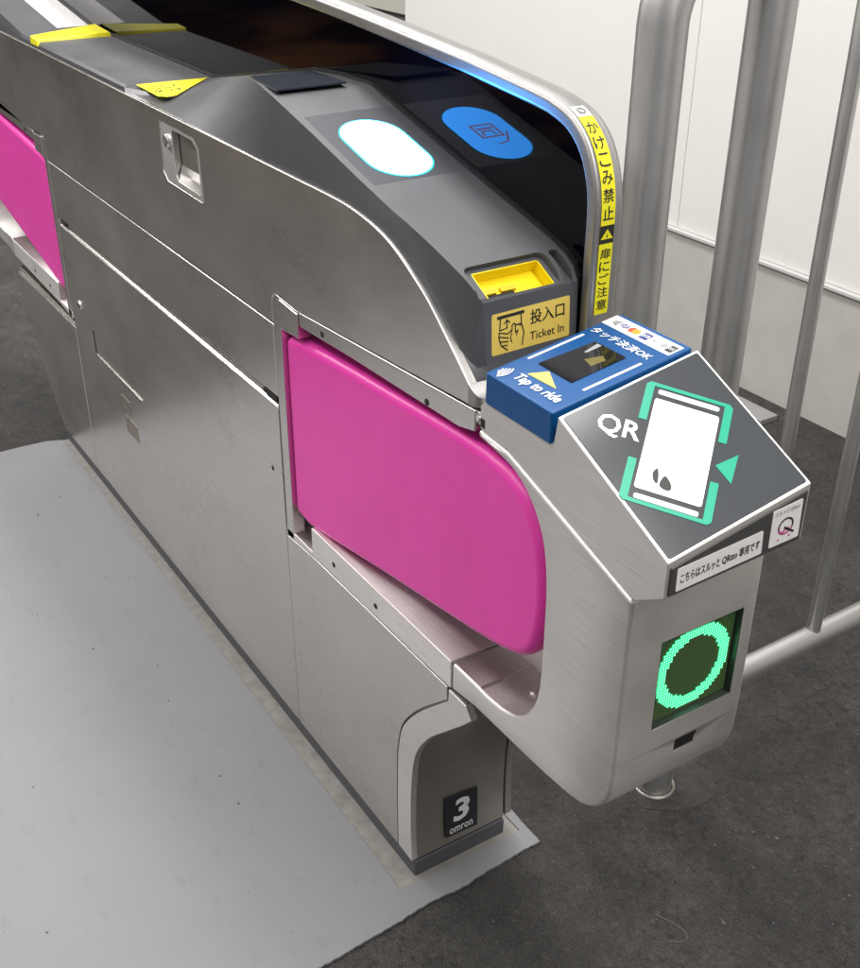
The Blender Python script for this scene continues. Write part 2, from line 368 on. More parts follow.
# white wall with a grey skirting board
wall = thing('white_wall', 'white textured wall with grey skirting board behind the steel railing', 'wall', (-.6, 1.8, 0))
m = MB()
for x0, x1 in ((-2.82, -1.3235), (-1.3205, .18), (.183, 1.7), (1.703, 3.2)):
    m.box((x0, 1.72, .377), (x1, 1.80, 3.0), WALL)
m.box((-2.818, 1.7235, .0), (3.2, 1.86, 2.99), WALL)
m.build('wall_panel', wall, bevel=.002, seg=1)
m = MB(); m.box((-2.82, 1.716, -.02), (3.2, 1.76, .366), SKIRT); m.build('skirting_board', wall, bevel=.003)
m = MB(); m.box((-2.82, 1.706, .3665), (3.2, 1.76, .3765), mat('skirting_trim', (.50, .50, .49), .5)); m.build('skirting_trim', wall, bevel=.002)
far = thing('far_wall', 'pale olive wall seen far off between the gate and the white wall', 'wall', (-9, 4.8, 0))
m = MB(); m.box((-30, 4.72, .0), (-4.0, 4.9, 3.2), FARW); m.build('wall_panel', far, bevel=.004)
m = MB(); m.box((-30, 4.70, 0), (-4.0, 4.72, .02), DARK); m.build('skirting_board', far)
plate = MB(); plate.box((-1.12, 1.583, -.004), (-.797, 1.648, .014), MPL)
o = plate.build('floor_plate', bevel=.003); o['label'] = 'small flat grey metal plate lying on the asphalt at the foot of the white wall'; o['category'] = 'plate'

# ------------------------------------------------------------------ steel railing
rail = thing('steel_railing', 'brushed steel tube railing with thick posts and thin bars beside the gate', 'railing', (.047, .45, 0))
def post(pts, r, name, n=32):
    k = MB(); k.tube(pts, r, STV, n); return k.build(name, rail)
hoop = [(.047, .2955, .163), (.047, .2955, .6), (.047, .2955, 1.195)]
for q in range(1, 9):
    a = q/8*math.pi/2; hoop.append((.047, .2955+.075*(1-math.cos(a)), 1.195+.075*math.sin(a)))
hoop += [(.047, .44, 1.27)]
post(hoop, .0285, 'end_post')
post([(.047, .441, 0), (.047, .461, .74), (.047, .466, 1.45)], .0285, 'main_post')
post([(.047, .46, 1.27), (.047, 2.0, 1.27)], .0285, 'top_rail')
post([(.047, .30, .162), (.047, 2.0, .172)], .021, 'lower_rail')
for yb in (.785, .935, 1.085, 1.235):
    post([(.047, yb-.002, .175), (.047, yb+.002, 1.26)], .012, 'bar', 20)
for yb in (.441,):
    k = MB(); ring = []
    for q in range(33): a = q/32*6.2831853; ring.append((.047+.0325*math.cos(a), yb+.0325*math.sin(a), .001))
    k.tube(ring, .003, STD, 8); k.build('foot_ring', rail)
# a slim post of its own, farther back towards the wall
slim = thing('steel_post', 'slim round steel post standing alone on the asphalt between the railing and the white wall', 'post', (-.48, 1.302, 0))
k = MB(); k.tube([(-.48, 1.302, .004), (-.48, 1.302, .8), (-.48, 1.302, 1.7)], .0165, STV, 28); k.build('tube', slim)
k = MB(); k.cyl((-.48, 1.302, -.002), (-.48, 1.302, .005), .045, STV, 28); k.build('base_plate', slim, bevel=.001)
# patch of mortar around the foot of the main post
k = MB(); q = spline([(.047+.085*math.cos(a)*random.uniform(.8, 1.1), .462+.075*math.sin(a)*random.uniform(.65, 1.15)) for a in [6.2831*i/10 for i in range(10)]], 4, True)
MORT = mat('mortar', (.06, .058, .054), .9); g_ = noise(MORT, 60, 5, .7)
MORT.node_tree.links.new(ramp(MORT, g_.outputs[0], [(.3, (.022, .021, .020)), (.7, (.052, .050, .047))]).outputs[0], nodes(MORT)[2].inputs['Base Color']); bump(MORT, g_.outputs[0], .5, .004)
k.prism_z(q, -.001, .0009, MORT); k.build('mortar_patch', rail)

# ------------------------------------------------------------------ ticket gate
gate = thing('ticket_gate', 'stainless steel station ticket gate with pink flaps, lit card reader and tilted QR reader', 'ticket gate', (-.85, .09, 0))
GX = -1.82                                   # x of the far half = GX - x of the near half
def flip(poly): return [(GX-x, z) for x, z in poly][::-1]

# core cabinet behind the panels
ped = [(-.374, .032), (-.003, .032), (-.006, .177), (.005, .249), (.038, .304), (.08, .349), (.137, .411), (.137, .428), (-.374, .428)]
pedc = spline([(-.003, .032), (-.006, .10), (-.004, .177), (.007, .249), (.038, .304), (.080, .349), (.120, .390), (.139, .411)], 6)
m = MB()
m.prism([(-1.455, .032), (-.372, .032), (-.372, .81), (-1.455, .81)], .008, .166, ST)
m.prism([(-1.95, .812), (.125, .812), (.105, .862), (.06, .90), (-.03, .955), (-.12, .972), (-1.95, .972)], .016, .1515, ST)
m.prism([(-.371, .43), (.275, .43), (.275, .80), (.12, .811), (-.371, .811)], .082, .166, ST3)
m.prism([(GX+.371, .43), (GX-.275, .43), (GX-.275, .80), (GX-.12, .811), (GX+.371, .811)][::-1], .082, .166, ST)
m.prism([(-1.92, .40), (-1.456, .40), (-1.456, .032), (-1.693, .032), (-1.75, .1), (-1.83, .187), (-1.915, .35)], .006, .166, STD)
m.build('cabinet', gate, bevel=.002, seg=1)
m = MB(); m.prism([(-.3735, .032)]+pedc+[(.128, .424), (-.3735, .424)], .008, .169, STD); m.build('pedestal', gate, bevel=.0015, seg=1)
m = MB(); m.prism([(-.02, .034), (-.004, .034)]+[(x-.0, z) for x, z in pedc[1:32]]+[(-.02, .30)], .172, .184, STD); m.build('pedestal_trim', gate, bevel=.001, seg=1)

# kick plate
m = MB(); m.box((-1.688, .003, -.004), (.0005, .168, .031), KICK); m.build('kick_plate', gate, bevel=.002)

# ---- side panels: thin plates 8 mm thick set on the core, gaps between them read as seams
top_edge = [(-1.95, .995), (-1.2, .995), (-.32, .995)]+spline([(-.26, .995), (-.16, .9945), (-.103, .989), (-.06, .980), (-.026, .967), (.006, .950), (.037, .931), (.081, .895), (.118, .863)], 5)
hz = [(-.2885, .8135), (-.345, .818), (-.360, .8155), (-.3675, .808), (-.3705, .797), (-.3705, .770)]
fz = [(x, z) for x, z in reversed([(GX-x, z) for x, z in hz])]
panel = top_edge+[(.118, .8405)]+hz+[(GX+.3705, .770)]+[(GX-x, z) for x, z in reversed(hz[:-1])]+[(-1.95, .8135)]
m = MB(); m.prism(panel, 0, .012, ST); up = m.build('upper_side_panel', gate)
# pocket for the lock
k = MB(); k.prism(rounded([(-.748, .980), (-.612, .978), (-.594, .966), (-.591, .885), (-.735, .887), (-.753, .900)], .008), -.01, .02, ST); pk = k.build('cutter')
cut(up, pk)
k_ = up.modifiers.new('bevel', 'BEVEL'); k_.width = .0016; k_.segments = 3; k_.limit_method = 'ANGLE'; k_.angle_limit = math.radians(40); k_.harden_normals = True
m = MB(); m.prism(rounded([(-.735, .971), (-.626, .970), (-.608, .958), (-.605, .894), (-.722, .896), (-.738, .908)], .010), .0128, .0155, STD)
pkt = m.build('lock_pocket', gate, bevel=.001)
fo = rounded([(-.7475, .9795), (-.6125, .9775), (-.5945, .9655), (-.5915, .8855), (-.7345, .8875), (-.7525, .9005)], .008)
fi = rounded([(-.702, .974), (-.622, .973), (-.603, .962), (-.602, .894), (-.690, .896), (-.700, .904)], .006)
m = MB(); sl0 = m.slot(ST2); nn_ = len(fo)
V_ = [[m.bm.verts.new((x, y, z)) for x, z in pl_] for pl_, y in ((fo, .0012), (fi, .0012), (fi, .0125), (fo, .0125))]
for a_, b_ in ((0, 1), (1, 2), (2, 3), (3, 0)):
    for k in range(nn_): m.bm.faces.new((V_[a_][k], V_[a_][(k+1) % nn_], V_[b_][(k+1) % nn_], V_[b_][k]))
bmesh.ops.recalc_face_normals(m.bm, faces=m.bm.faces[:]); m.build('pocket_flange', pkt, bevel=.0012, seg=3)
m = MB(); m.face([(-.699, .0124, .919), (-.6035, .0124, .919), (-.603, .0020, .8955), (-.691, .0020, .8955)], ST3); m.build('pocket_slope', pkt)
m = MB(); m.cyl((-.722, .0050, .953), (-.722, -.003, .953), .011, EDGE, 24, .0095); m.cyl((-.722, -.003, .953), (-.722, -.0034, .953), .006, STD); lk = m.build('key_lock', pkt, bevel=.0008)

m = MB(); m.prism([(GX+.3705, .767), (-.3705, .767), (-.3705, .6525), (GX+.3705, .6525)], 0, .012, ST); m.build('middle_side_panel', gate, bevel=.0024, seg=3)
m = MB(); m.prism([(-1.43, .6515), (-.377, .6515), (-.377, .6485), (-1.43, .6485)], .0035, .012, EDGE)
m.prism([(-1.43, .6475), (-.377, .6475), (-.377, .6395), (-1.43, .6395)], .0045, .012, STD)
m.prism([(-1.43, .6355), (-.377, .6355), (-.377, .6345), (-1.43, .6345)], .0005, .012, EDGE)
m.face([(-1.43, .0045, .6372), (-.377, .0045, .6372), (-.377, .0004, .6350), (-1.43, .0004, .6350)], EDGE)
gr = m.build('guide_groove', gate, bevel=.0006)
m = MB(); m.box((-.425, .0015, .640), (-.38, .006, .6475), DARK); m.build('groove_end', gr)
m = MB(); m.box((-1.428, .0015, .640), (-1.39, .006, .6475), DARK); m.build('groove_end', gr)
m = MB(); m.prism([(-1.437, .0335), (-.3745, .0335), (-.3745, .634), (-1.437, .634)], 0, .012, ST)
low = m.build('lower_side_panel', gate, bevel=.0022, seg=3)
m = MB()                                       # thin service door edge, screw, vent and worn marks
m.box((-1.2985, -.0008, .386), (-1.2945, .002, .439), DARK); m.box((-1.296, -.0022, .3805), (-1.02, .002, .3845), EDGE)
m.build('door_edge', low)
m = MB(); m.cyl((-1.371, .002, .472), (-1.371, -.003, .472), .011, EDGE, 20, .009); m.cyl((-1.371, -.003, .472), (-1.371, -.0034, .472), .005, DARK, 12); m.build('door_lock', low)
m = MB()
for i in range(7):
    for j in range(5): m.cyl((-.622+i*.011, .001, .528-j*.0085-i*.002), (-.622+i*.011, -.0003, .528-j*.0085-i*.002), .0014, STD, 8)
m.build('vent_holes', low)
m = MB(); GUM = mat('worn_mark', (.33, .295, .245), .45, .8)
m.box((-1.157, -.0004, .312), (-1.105, .002, .345), GUM); m.box((-1.148, -.0004, .262), (-1.075, .002, .300), GUM); m.build('sticker_residue', low)

near_low = [(-.3715, .0335), (-.045, .0335), (-.0455, .12), (-.043, .214)]+spline([(-.042, .225), (-.028, .281), (.015, .340), (.085, .408)], 5)+[(.0845, .4285), (-.28, .4205), (-.3715, .4135)]
m = MB(); m.prism(near_low, 0, .012, ST); m.build('near_side_panel', gate, bevel=.0012, seg=3)
endp = [(-.0425, .0335)]+[(x+.0, z) for x, z in pedc]+[(.126, .427), (.088, .4265), (.0875, .408)]+spline([(.0875, .408), (.0175, .338), (-.0255, .280), (-.0395, .225)], 5)[1:]+[(-.0405, .214), (-.043, .12)]
m = MB(); m.prism(endp, 0, .011, ST2); m.build('end_trim', gate, bevel=.0012, seg=2)
m = MB(); m.prism([(-1.4405, .0335), (-1.4405, .396), (-1.50, .394), (-1.915, .388), (-1.912, .345), (-1.828, .187), (-1.75, .09), (-1.689, .0335)], 0, .012, ST); m.build('far_side_panel', gate, bevel=.0014)

# ---- flap bays: hinge column, rail above, tray below, pink flap
def bay(mx):
    g = (lambda p: p) if not mx else flip
    X = (lambda x: x) if not mx else (lambda x: GX-x)
    m = MB(); m.prism(g(rounded([(-.3690, .4155), (-.3690, .8165), (-.2905, .8115), (-.2905, .772), (-.346, .768), (-.346, .418)], [0, .016, .002, .002, .002, 0])), .0, .02, ST)
    m.build('hinge_column', gate, bevel=.0013, seg=2)
    m = MB(); m.prism(g([(-.346, .770), (-.2895, .774), (-.2895, .808), (-.346, .812)]), -.0015, .012, ST); m.build('hinge_cover', gate, bevel=.0010)
    m = MB(); m.prism(g([(-.2875, .8120), (.131, .8385), (.131, .813), (.10, .806), (-.146, .7985), (-.2875, .7915)]), .0, .082, ST)
    rl = m.build('flap_rail', gate, bevel=.0016, seg=2)
    for x, z in ((.035, .8095), (-.22, .8035)):
        m = MB(); m.cyl((X(x), -.0006, z), (X(x), .004, z), .0042, DARK, 14); m.build('screw_hole', rl)
    m = MB(); m.prism(g([(-.3705, .4145), (-.283, .4225), (.0925, .4315), (.0925, .4740), (-.279, .4725), (-.285, .4725), (-.285, .43), (-.3705, .43)]), .0, .166, ST3)
    tr = m.build('tray', gate, bevel=.0016, seg=2)
    for x, z in ((-.216, .4455), (-.095, .4455)):
        m = MB(); m.cyl((X(x), -.0006, z), (X(x), .004, z), .0042, DARK, 14); m.build('screw_hole', tr)
    fl = [(-.3445, .7575), (-.302, .765), (-.158, .776), (-.05, .783), (.053, .790), (.110, .793), (.152, .792), (.190, .786), (.222, .769), (.245, .736), (.256, .692), (.258, .650), (.253, .612), (.242, .584), (.223, .566), (.184, .552), (.117, .538), (-.065, .507), (-.24, .474), (-.300, .464), (-.3445, .4695)]
    body = spline(fl[1:18], 4)
    out = [fl[0]]+body+fl[18:]
    m = MB(); m.prism(g(out), .004, .052, PINK); m.build('flap', gate, bevel=.012, seg=5, ang=25)
bay(False); bay(True)
m = MB(); m.cyl((-.4075, .002, .517), (-.4075, -.0005, .517), .0038, DARK, 14); m.build('screw_hole', low)
m = MB(); m.cyl((.272, -.0005, .545), (.272, .003, .545), .0001, DARK, 6); m.bm.free()

# ---- housing of the reader: big U shaped shell
U = [(.095, .4740), (.146, .4740)]+spline([(.170, .4728), (.200, .4760), (.228, .4870), (.250, .5090), (.262, .5360), (.2665, .567), (.2670, .62), (.2655, .690), (.2560, .740), (.2340, .776), (.203, .798), (.165, .8065)], 5)+[(.137, .810), (.137, .8195), (.1465, .8175), (.189, .8145), (.3945, .7475)]
rest = [(.3950, .62), (.3950, .540)]+spline([(.3945, .525), (.3915, .497), (.3800, .472), (.3600, .455), (.3350, .447), (.2900, .4425)], 5)+[(.22, .4405), (.147, .4395), (.095, .4325)]
def housing(mx):
    g = (lambda p: p) if not mx else flip
    m = MB(); m.prism(g(U+rest), 0.0, .18, ST2); return m.build('reader_housing', gate, bevel=.005, seg=4, ang=40)
hs = housing(False); housing(True)
c1 = MB(); c1.box((.384, .047, .5665), (.41, .161, .6805), LEDBD); c1 = c1.build('cutter')
c2 = MB(); c2.prism([(.385, .518), (.41, .518), (.41, .5365), (.385, .5365)], .085, .116, DARK); c2 = c2.build('cutter')
cut(hs, c1, c2)
# tray floor weld line and screw
m = MB(); m.box((.153, .003, .4738), (.1545, .13, .4750), EDGE); m.build('tray_weld', hs)
m = MB(); m.cyl((.196, .05, .4735), (.196, .05, .4795), .004, EDGE, 12); m.build('tray_screw', hs)
m = MB(); m.hull2([(.3890, .0862, .5190), (.3928, .0862, .5190), (.3938, .0862, .5355), (.3890, .0862, .5355)], [(.3890, .1148, .5190), (.3928, .1148, .5190), (.3938, .1148, .5355), (.3890, .1148, .5355)], WINM); m.build('sensor_window', hs)

# LED matrix: off dots with a faint glow put in, and the lit ring
m = MB(); m.box((.3845, .0475, .567), (.3862, .1605, .680), LEDBD); led = m.build('led_panel', gate, bevel=0, smooth=False)
for a_, b_ in (((.3863, .0470, .5665), (.3944, .0480, .6805)), ((.3863, .1600, .5665), (.3944, .1610, .6805)), ((.3863, .0480, .5665), (.3944, .1600, .5675)), ((.3863, .0480, .6795), (.3944, .1600, .6805))):
    m = MB(); m.box(a_, b_, LEDBD); m.build('bezel', led, smooth=False)
on, off = MB(), MB(); NP = 32; p_ = .1085/NP; y0 = .0497; z0 = .5692; son = on.slot(LEDON); soff = off.slot(LEDOFF)
for i in range(NP):
    for j in range(NP):
        r_ = math.hypot(i-15.5, j-15.5); t = on if 10.9 < r_ < 15.4 else off
        y = y0+(i+.5)*p_; z = z0+(j+.5)*p_; s_ = p_*(.43 if t is on else .34)
        if t is on:
            q_ = p_*.20; t.face([(.3876, y-q_, z-q_), (.3876, y+q_, z-q_), (.3876, y+q_, z+q_), (.3876, y-q_, z+q_)], LEDCORE)
        t.face([(.3872, y-s_, z-s_), (.3872, y+s_, z-s_), (.3872, y+s_, z+s_), (.3872, y-s_, z+s_)], LEDON if t is on else LEDOFF)
on.build('lit_ring', led, smooth=False); off.build('faint_glow_dots', led, smooth=False)

# ---- tilted head carrying the card scanner (blue) and the QR lid
A = [(.137, .8195), (.1465, .8180), (.189, .8150), (.3950, .7480), (.4320, .7715), (.4320, .8105), (.2660, .8870), (.2610, .8560), (.1450, .8540), (.137, .846)]
B = [(.137, .8195), (.1465, .8180), (.189, .8150), (.3950, .7480), (.4320, .7775), (.4320, .8405), (.2660, .9170), (.2610, .8800), (.1450, .8800), (.137, .868)]
m = MB(); m.hull2([(x, .0025, z) for x, z in A], [(x, .1805, z) for x, z in B], ST2)
qr = m.build('qr_reader', gate, bevel=.0015, seg=3, ang=25)
m = MB(); m.hull2([(.4295, .006, .7745), (.4340, .006, .7745), (.4340, .006, .8050), (.4295, .006, .8050)], [(.4295, .176, .7795), (.4340, .176, .7795), (.4340, .176, .8345), (.4295, .176, .8345)], LIPM)
m.build('lip', qr, bevel=.0008)
FL = frame((.4341, .0, .7745), (0, 1, 0), (0, 0, 1))
m = MB(); pl_ = [(.013, .0035), (.122, .0075), (.120, .0335), (.0125, .0285)]; m.plate(FL, rounded(pl_, .002), .0001, .0006, WHT)
m.text(FL, 'こちらはスルッと', .0175, .0108, .049, .0105, INK, .0009, .016, .037); m.text(FL, 'QRtto', .069, .0125, .0195, .0095, INK, .0009, .022, .037); m.text(FL, '専用です', .091, .0135, .0265, .0108, INK, .0009, .016, .037)
m.build('notice_sticker', qr, smooth=False)
m = MB(); m.plate(FL, rounded([(.131, .0095), (.1715, .0105), (.1695, .0535), (.1300, .0505)], .002), .0001, .0006, WHT)
m.text(FL, 'スルッとQRtto', .1335, .0425, .033, .0055, GRY, .0009, .01, .06)
for a0, a1, mt in ((-.2, 3.3, INK), (3.2, 6.3, MAG)):
    pts = [(.1505+.0105*math.cos(a), .0290+.0095*math.sin(a)) for a in [a0+(a1-a0)*q/14 for q in range(15)]]
    inn = [(.1505+.0085*math.cos(a), .0290+.0075*math.sin(a)) for a in [a0+(a1-a0)*q/14 for q in range(15)]]
    m.bm.faces.ensure_lookup_table()
    for q in range(14): m.face([FL(*pts[q], .0009), FL(*pts[q+1], .0009), FL(*inn[q+1], .0009), FL(*inn[q], .0009)], mt)
m.plate(FL, rot_rect(.156, .0235, .9, -.55, .017, .0022), .0008, .0010, INK); m.plate(FL, rot_rect(.150, .0245, .9, .35, .011, .0018), .0008, .0010, MAG)
m.cyl(FL(.1425, .0155, .0005), FL(.1425, .0155, .001), .0011, MAG, 8); m.cyl(FL(.1575, .0165, .0005), FL(.1575, .0165, .001), .0011, MAG, 8)
m.build('emblem_sticker', qr, smooth=False)
# lid glass
OA = Vector((.2660, .0025, .8870)); OB = Vector((.4320, .0025, .8105)); OD = Vector((.2660, .1805, .9170))
FQ0 = frame(OA, OB-OA, OD-OA)
FQ = frame((.267, 0, .887), (.163, 0, -.076), (0, .18, .030))
LU = (OB-OA).length; LV = (OD-OA).length
m = MB(); m.plate(FQ0, rounded([(.0032, .0032), (LU-.0032, .0032), (LU-.0032, LV-.0032), (.0032, LV-.0032)], .003), -.0005, .0008, LID); lid = m.build('lid_glass', qr, bevel=.0005)
H0 = .0005
FG = lambda u, v, h=0.0: FQ0(u, v, h)          # artwork lies on the lid glass
off_ = FQ(0, 0)-FQ0(0, 0)
m = MB(); du, dv = .048, .0425; k_ = math.hypot(du, dv); sx, sy = du/k_, dv/k_; lx, ly = sy, -sx       # short and long direction of the phone outline
cu, cv = .0895, .0835
def P2(a, b_): return (cu+sx*a+lx*b_, cv+sy*a+ly*b_)
def pp(lst): return [P2(a, b_) for a, b_ in lst]
m.plate(FG, rounded(pp([(-.0335, -.0535), (.0335, -.0535), (.0335, .0555), (-.0335, .0555)]), .003), .001, .0014, SCR)
scr = m.build('screen', lid, smooth=False)
m = MB(); m.plate(FG, spline(pp([(-.019, .034), (-.0155, .028), (-.013, .0345), (-.0125, .045), (-.017, .042)]), 4, True), .0015, .0018, INK)
m.plate(FG, spline(pp([(-.0105, .0455), (-.007, .034), (.000, .040), (.0015, .0475), (-.004, .0495)]), 4, True), .0015, .0018, INK); m.build('screen_mark', lid, smooth=False)
for b_ in (-.0625, .0645):
    m = MB(); m.plate(FG, rounded(pp([(-.032, b_-.0028), (.032, b_-.0028), (.032, b_+.0028), (-.032, b_+.0028)]), .0026), .001, .0014, BARW); m.build('light_bar', lid, smooth=False)
def elbow(s1, s2):
    """green corner brackets around the phone outline"""
    a = .0455; e = .0725; w = .0085; t = .0042
    q = [(-a*s1, e*s2*.28), (-a*s1, e*s2), (a*s1, e*s2)]
    m = MB()
    m.plate(FG, rounded([P2(x, y) for x, y in ([(-a, .024*s2), (-a+w, .024*s2), (-a+w, (e-t)*s2), (-a+w+.004, (e-t)*s2), (0, (e-t)*s2), (0, e*s2), (-a+.004, e*s2), (-a, (e-.004)*s2)])], [.001, .001, 0, 0, 0, 0, .002, .002]), .001, .0014, GRN)
    m.plate(FG, rounded([P2(x, y) for x, y in ([(a, .024*s2), (a-w, .024*s2), (a-w, (e-t)*s2), (a-w-.004, (e-t)*s2), (.0002, (e-t)*s2), (.0002, e*s2), (a-.004, e*s2), (a, (e-.004)*s2)])], [.001, .001, 0, 0, 0, 0, .002, .002]), .001, .0014, GRN)
    m.build('green_bracket', lid, smooth=False)
elbow(1, -1); elbow(1, 1)
m = MB(); m.plate(FG, [(.1215, .106), (.1235, .1345), (.1455, .1065)], .001, .0014, GRN); m.build('green_arrow', lid, smooth=False)
m = MB(); an = math.atan2(sy, sx)
m.text(FG, 'QR', .0325, .0215, .0450, .0265, WHT, .0012, .018, an); m.build('lettering', lid, smooth=False)

# ---- blue card scanner
m = MB()
a_ = [(.1475, .8535), (.2590, .8535), (.2590, .8885), (.1475, .8895)]; b_ = [(.1475, .8795), (.2590, .8795), (.2590, .9165), (.1475, .9170)]
m.hull2([(x, .0005, z) for x, z in a_], [(x, .1805, z) for x, z in b_], BLU); cs = m.build('card_scanner', gate, bevel=.0022, seg=3)
FB = frame((.1475, .0005, .8895), (.1115, 0, -.001), (0, .18, .0275))
m = MB(); m.plate(FB, rounded([(.0245, .049), (.080, .049), (.080, .121), (.0305, .121)], .002), .0001, .0007, WINM); m.build('scanner_window', cs, smooth=False)
# things seen below the dark window: card graphic and pale stripe
m = MB(); m.plate(FB, [(.040, .098), (.043, .098), (.043, .119), (.036, .119)], .0008, .0009, GRY); m.plate(FB, [(.052, .088), (.068, .084), (.070, .102), (.060, .106)], .0008, .0009, mat('dim_yellow', (.12, .10, .015), .4)); m.build('window_graphic', cs, smooth=False)
m = MB()
for u_, (v0, v1) in ((.0090, (.048, .123)), (.0995, (.048, .124))):
    m = MB(); m.plate(FB, rounded(rect(u_-.0016, v0, u_+.0016, v1), .0014), .0001, .0007, WHT); m.build('guide_line', cs, smooth=False)
m = MB(); m.plate(FB, [(.034, .0285), (.078, .0310), (.0465, .0470)], .0001, .0007, mat('pale_yellow', (.75, .62, .10), .45)); m.build('yellow_arrow', cs, smooth=False)
m = MB(); m.text(FB, 'Tap to ride', .0300, .0085, .0700, .0165, WHT, .0008, .022, .02, shear=.15)
for q, r_ in enumerate((.0045, .008, .0115, .015)):
    P = [(.0040+r_*math.cos(a), .0135+r_*math.sin(a)) for a in [-.75+1.5*k/8 for k in range(9)]]; Q = [(.0040+(r_+.0018)*math.cos(a), .0135+(r_+.0018)*math.sin(a)) for a in [-.75+1.5*k/8 for k in range(9)]]
    for k in range(8): m.face([FB(*P[k], .0008), FB(*Q[k], .0008), FB(*Q[k+1], .0008), FB(*P[k+1], .0008)], WHT)
m.build('lettering', cs, smooth=False)
m = MB(); m.text(FB, 'タッチ決済OK', .0065, .1315, .0920, .0125, WHT, .0008, .012)
m.build('lettering', cs, smooth=False)
m = MB(); m.plate(FB, rounded(rect(.0015, .1535, .1065, .1755), .001), .0001, .0007, WHT)
for q in range(4):
    u_ = .0105+q*.0022; m.plate(FB, rect(u_, .161-.0012*q, u_+.0012, .167+.0012*q), .0008, .0009, INK)
NAVY = mat('navy_print', (.02, .04, .20), .5); REDP = mat('red_print', (.5, .06, .03), .5)
m.text(FB, 'VISA', .0205, .1605, .013, .0085, NAVY, .0009, .03, shear=.2)
for u_, mt in ((.0395, REDP), (.0455, mat('orange_print', (.7, .30, .02), .5))): m.cyl(FB(u_, .1645, .0005), FB(u_, .1645, .0010), .0052, mt, 16)
m.plate(FB, rect(.0545, .158, .0665, .171), .0008, .0009, NAVY); m.text(FB, 'JCB', .0555, .1615, .010, .0060, WHT, .0011, .02)
m.text(FB, 'AMEX', .0690, .1615, .0125, .0060, GRY, .0009, .01); m.cyl(FB(.0885, .1645, .0005), FB(.0885, .1645, .0010), .0045, GRY, 16)
m.plate(FB, rect(.0945, .158, .1040, .171), .0008, .0009, PLAT); m.text(FB, 'QUIC', .0955, .1620, .0075, .0050, WHT, .0011, .01)
m.build('brand_strip', cs, smooth=False)
# small bracket between the scanner and the gate nose
m = MB(); m.box((.128, .003, .8215), (.1465, .05, .8375), ST2); br = m.build('bracket', gate, bevel=.002)
m = MB(); m.cyl((.1335, .0035, .8295), (.1335, .001, .8295), .003, EDGE, 12); m.box((.139, .0018, .8225), (.1455, .006, .8325), DARK); m.build('bracket_screw', br)
# rounded steel nose below the ticket head
nose = [(.1165, .0), (.122, .0)]+[(.122+.014*math.sin(a), .014-.014*math.cos(a)) for a in [q/8*math.pi/2 for q in range(1, 9)]]+[(.136, .12), (.1165, .12)]
m = MB(); m.hull2([(x, y, .8405) for x, y in nose], [(x, y, .8640-max(0, (x-.118))*.75) for x, y in nose], FST); m.build('nose', gate, bevel=.001)

# ---- grey plastic console (top cover) lofted from stations; columns: panel edge, lower crease, upper crease, smoked panel
ZC = [(-1.95, 1.066), (-1.75, 1.040), (-1.52, 1.009), (-.888, 1.007), (-.516, 1.075), (-.429, 1.081), (-.347, 1.081), (-.129, 1.024), (.03, .9855), (.06, .9765)]
def zc(x):
    for (a, za), (b, zb) in zip(ZC, ZC[1:]):
        if a <= x <= b: return za+(zb-za)*(x-a)/(b-a)
YR = .1535
rows = []
for x in (-1.95, -1.75, -1.62, -1.52, -1.2, -.905):
    zz = zc(x); rows.append(((x, .003, .993), (x, .0035, min(1.003, zz)), (x, .008, zz), (x, YR, zz)))
for x in (-.888, -.84, -.79, -.73, -.67, -.60, -.516, -.429, -.347):
    t = min(1, max(0, (x+.888)/(.888-.347))); yc = .140*(1-t)**1.05+.010; zz = zc(x); w = max(0, 1-t/.5)**1.5
    xp = x+.10*w; mid = Vector((x, .003+(yc-.003)*.5, .993+(zz-.993)*.5)).lerp(Vector((-.775+t*.4, .045, 1.0045+t*.04)), w)
    rows.append(((xp, .003, .993), tuple(mid), (x, yc, zz), (x, YR, zz)))
for x in (-.24, -.129):
    zz = zc(x); rows.append(((x, .003, .991), (x, .0075, .991+(zz-.991)*.5), (x, .012, zz), (x, YR, zz)))
rows += [((-.085, .003, .984), (-.06, .0085, .997), (-.055, .013, 1.0052), (-.055, YR, 1.0058)),
         ((-.055, .003, .976), (-.030, .0120, .993), (-.030, .0140, .9995), (-.030, YR, 1.0000)),
         ((-.024, .003, .963), (-.006, .0095, .970), (-.002, .0145, .9925), (-.002, YR, .9932)),
         ((.005, .003, .947), (.018, .0085, .951), (.022, .0145, .9868), (.022, YR, .9872)),
         ((.037, .003, .928), (.047, .0080, .929), (.056, .0140, .9780), (.056, YR, .9785)),
         ((.060, .003, .909), (.069, .0085, .9085), (.080, .0160, .9690), (.080, YR, .9700)),
         ((.081, .003, .892), (.087, .0100, .8905), (.096, .0200, .9580), (.096, YR, .9600)),
         ((.098, .003, .877), (.0985, .0150, .8790), (.1035, .0260, .9450), (.1035, YR, .9470)),
         ((.112, .004, .866), (.1060, .0200, .8735), (.1065, .0310, .8745), (.1065, YR, .8750)),
         ((.118, .012, .858), (.1120, .0240, .8620), (.1110, .0340, .8640), (.1110, YR, .8640))]
m = MB(); sl = m.slot(PLA); R_ = []
for r in rows:
    x_last = r[3][0]
    zb = .8600 if r[0][0] < .04 else .858
    loop = [Vector(p) for p in r]+([Vector((x_last, YR, .972)), Vector((r[0][0], .0135, .972))] if r[0][0] < -.3 else [Vector((min(x_last, .1), YR, .857)), Vector((min(r[0][0], .1), .003, .857))])
    R_.append([m.bm.verts.new(p) for p in loop])
fs = []
for a, b in zip(R_, R_[1:]):
    for q in range(6):
        v4 = (a[q], a[(q+1) % 6], b[(q+1) % 6], b[q])
        fs.append(m.bm.faces.new(v4))
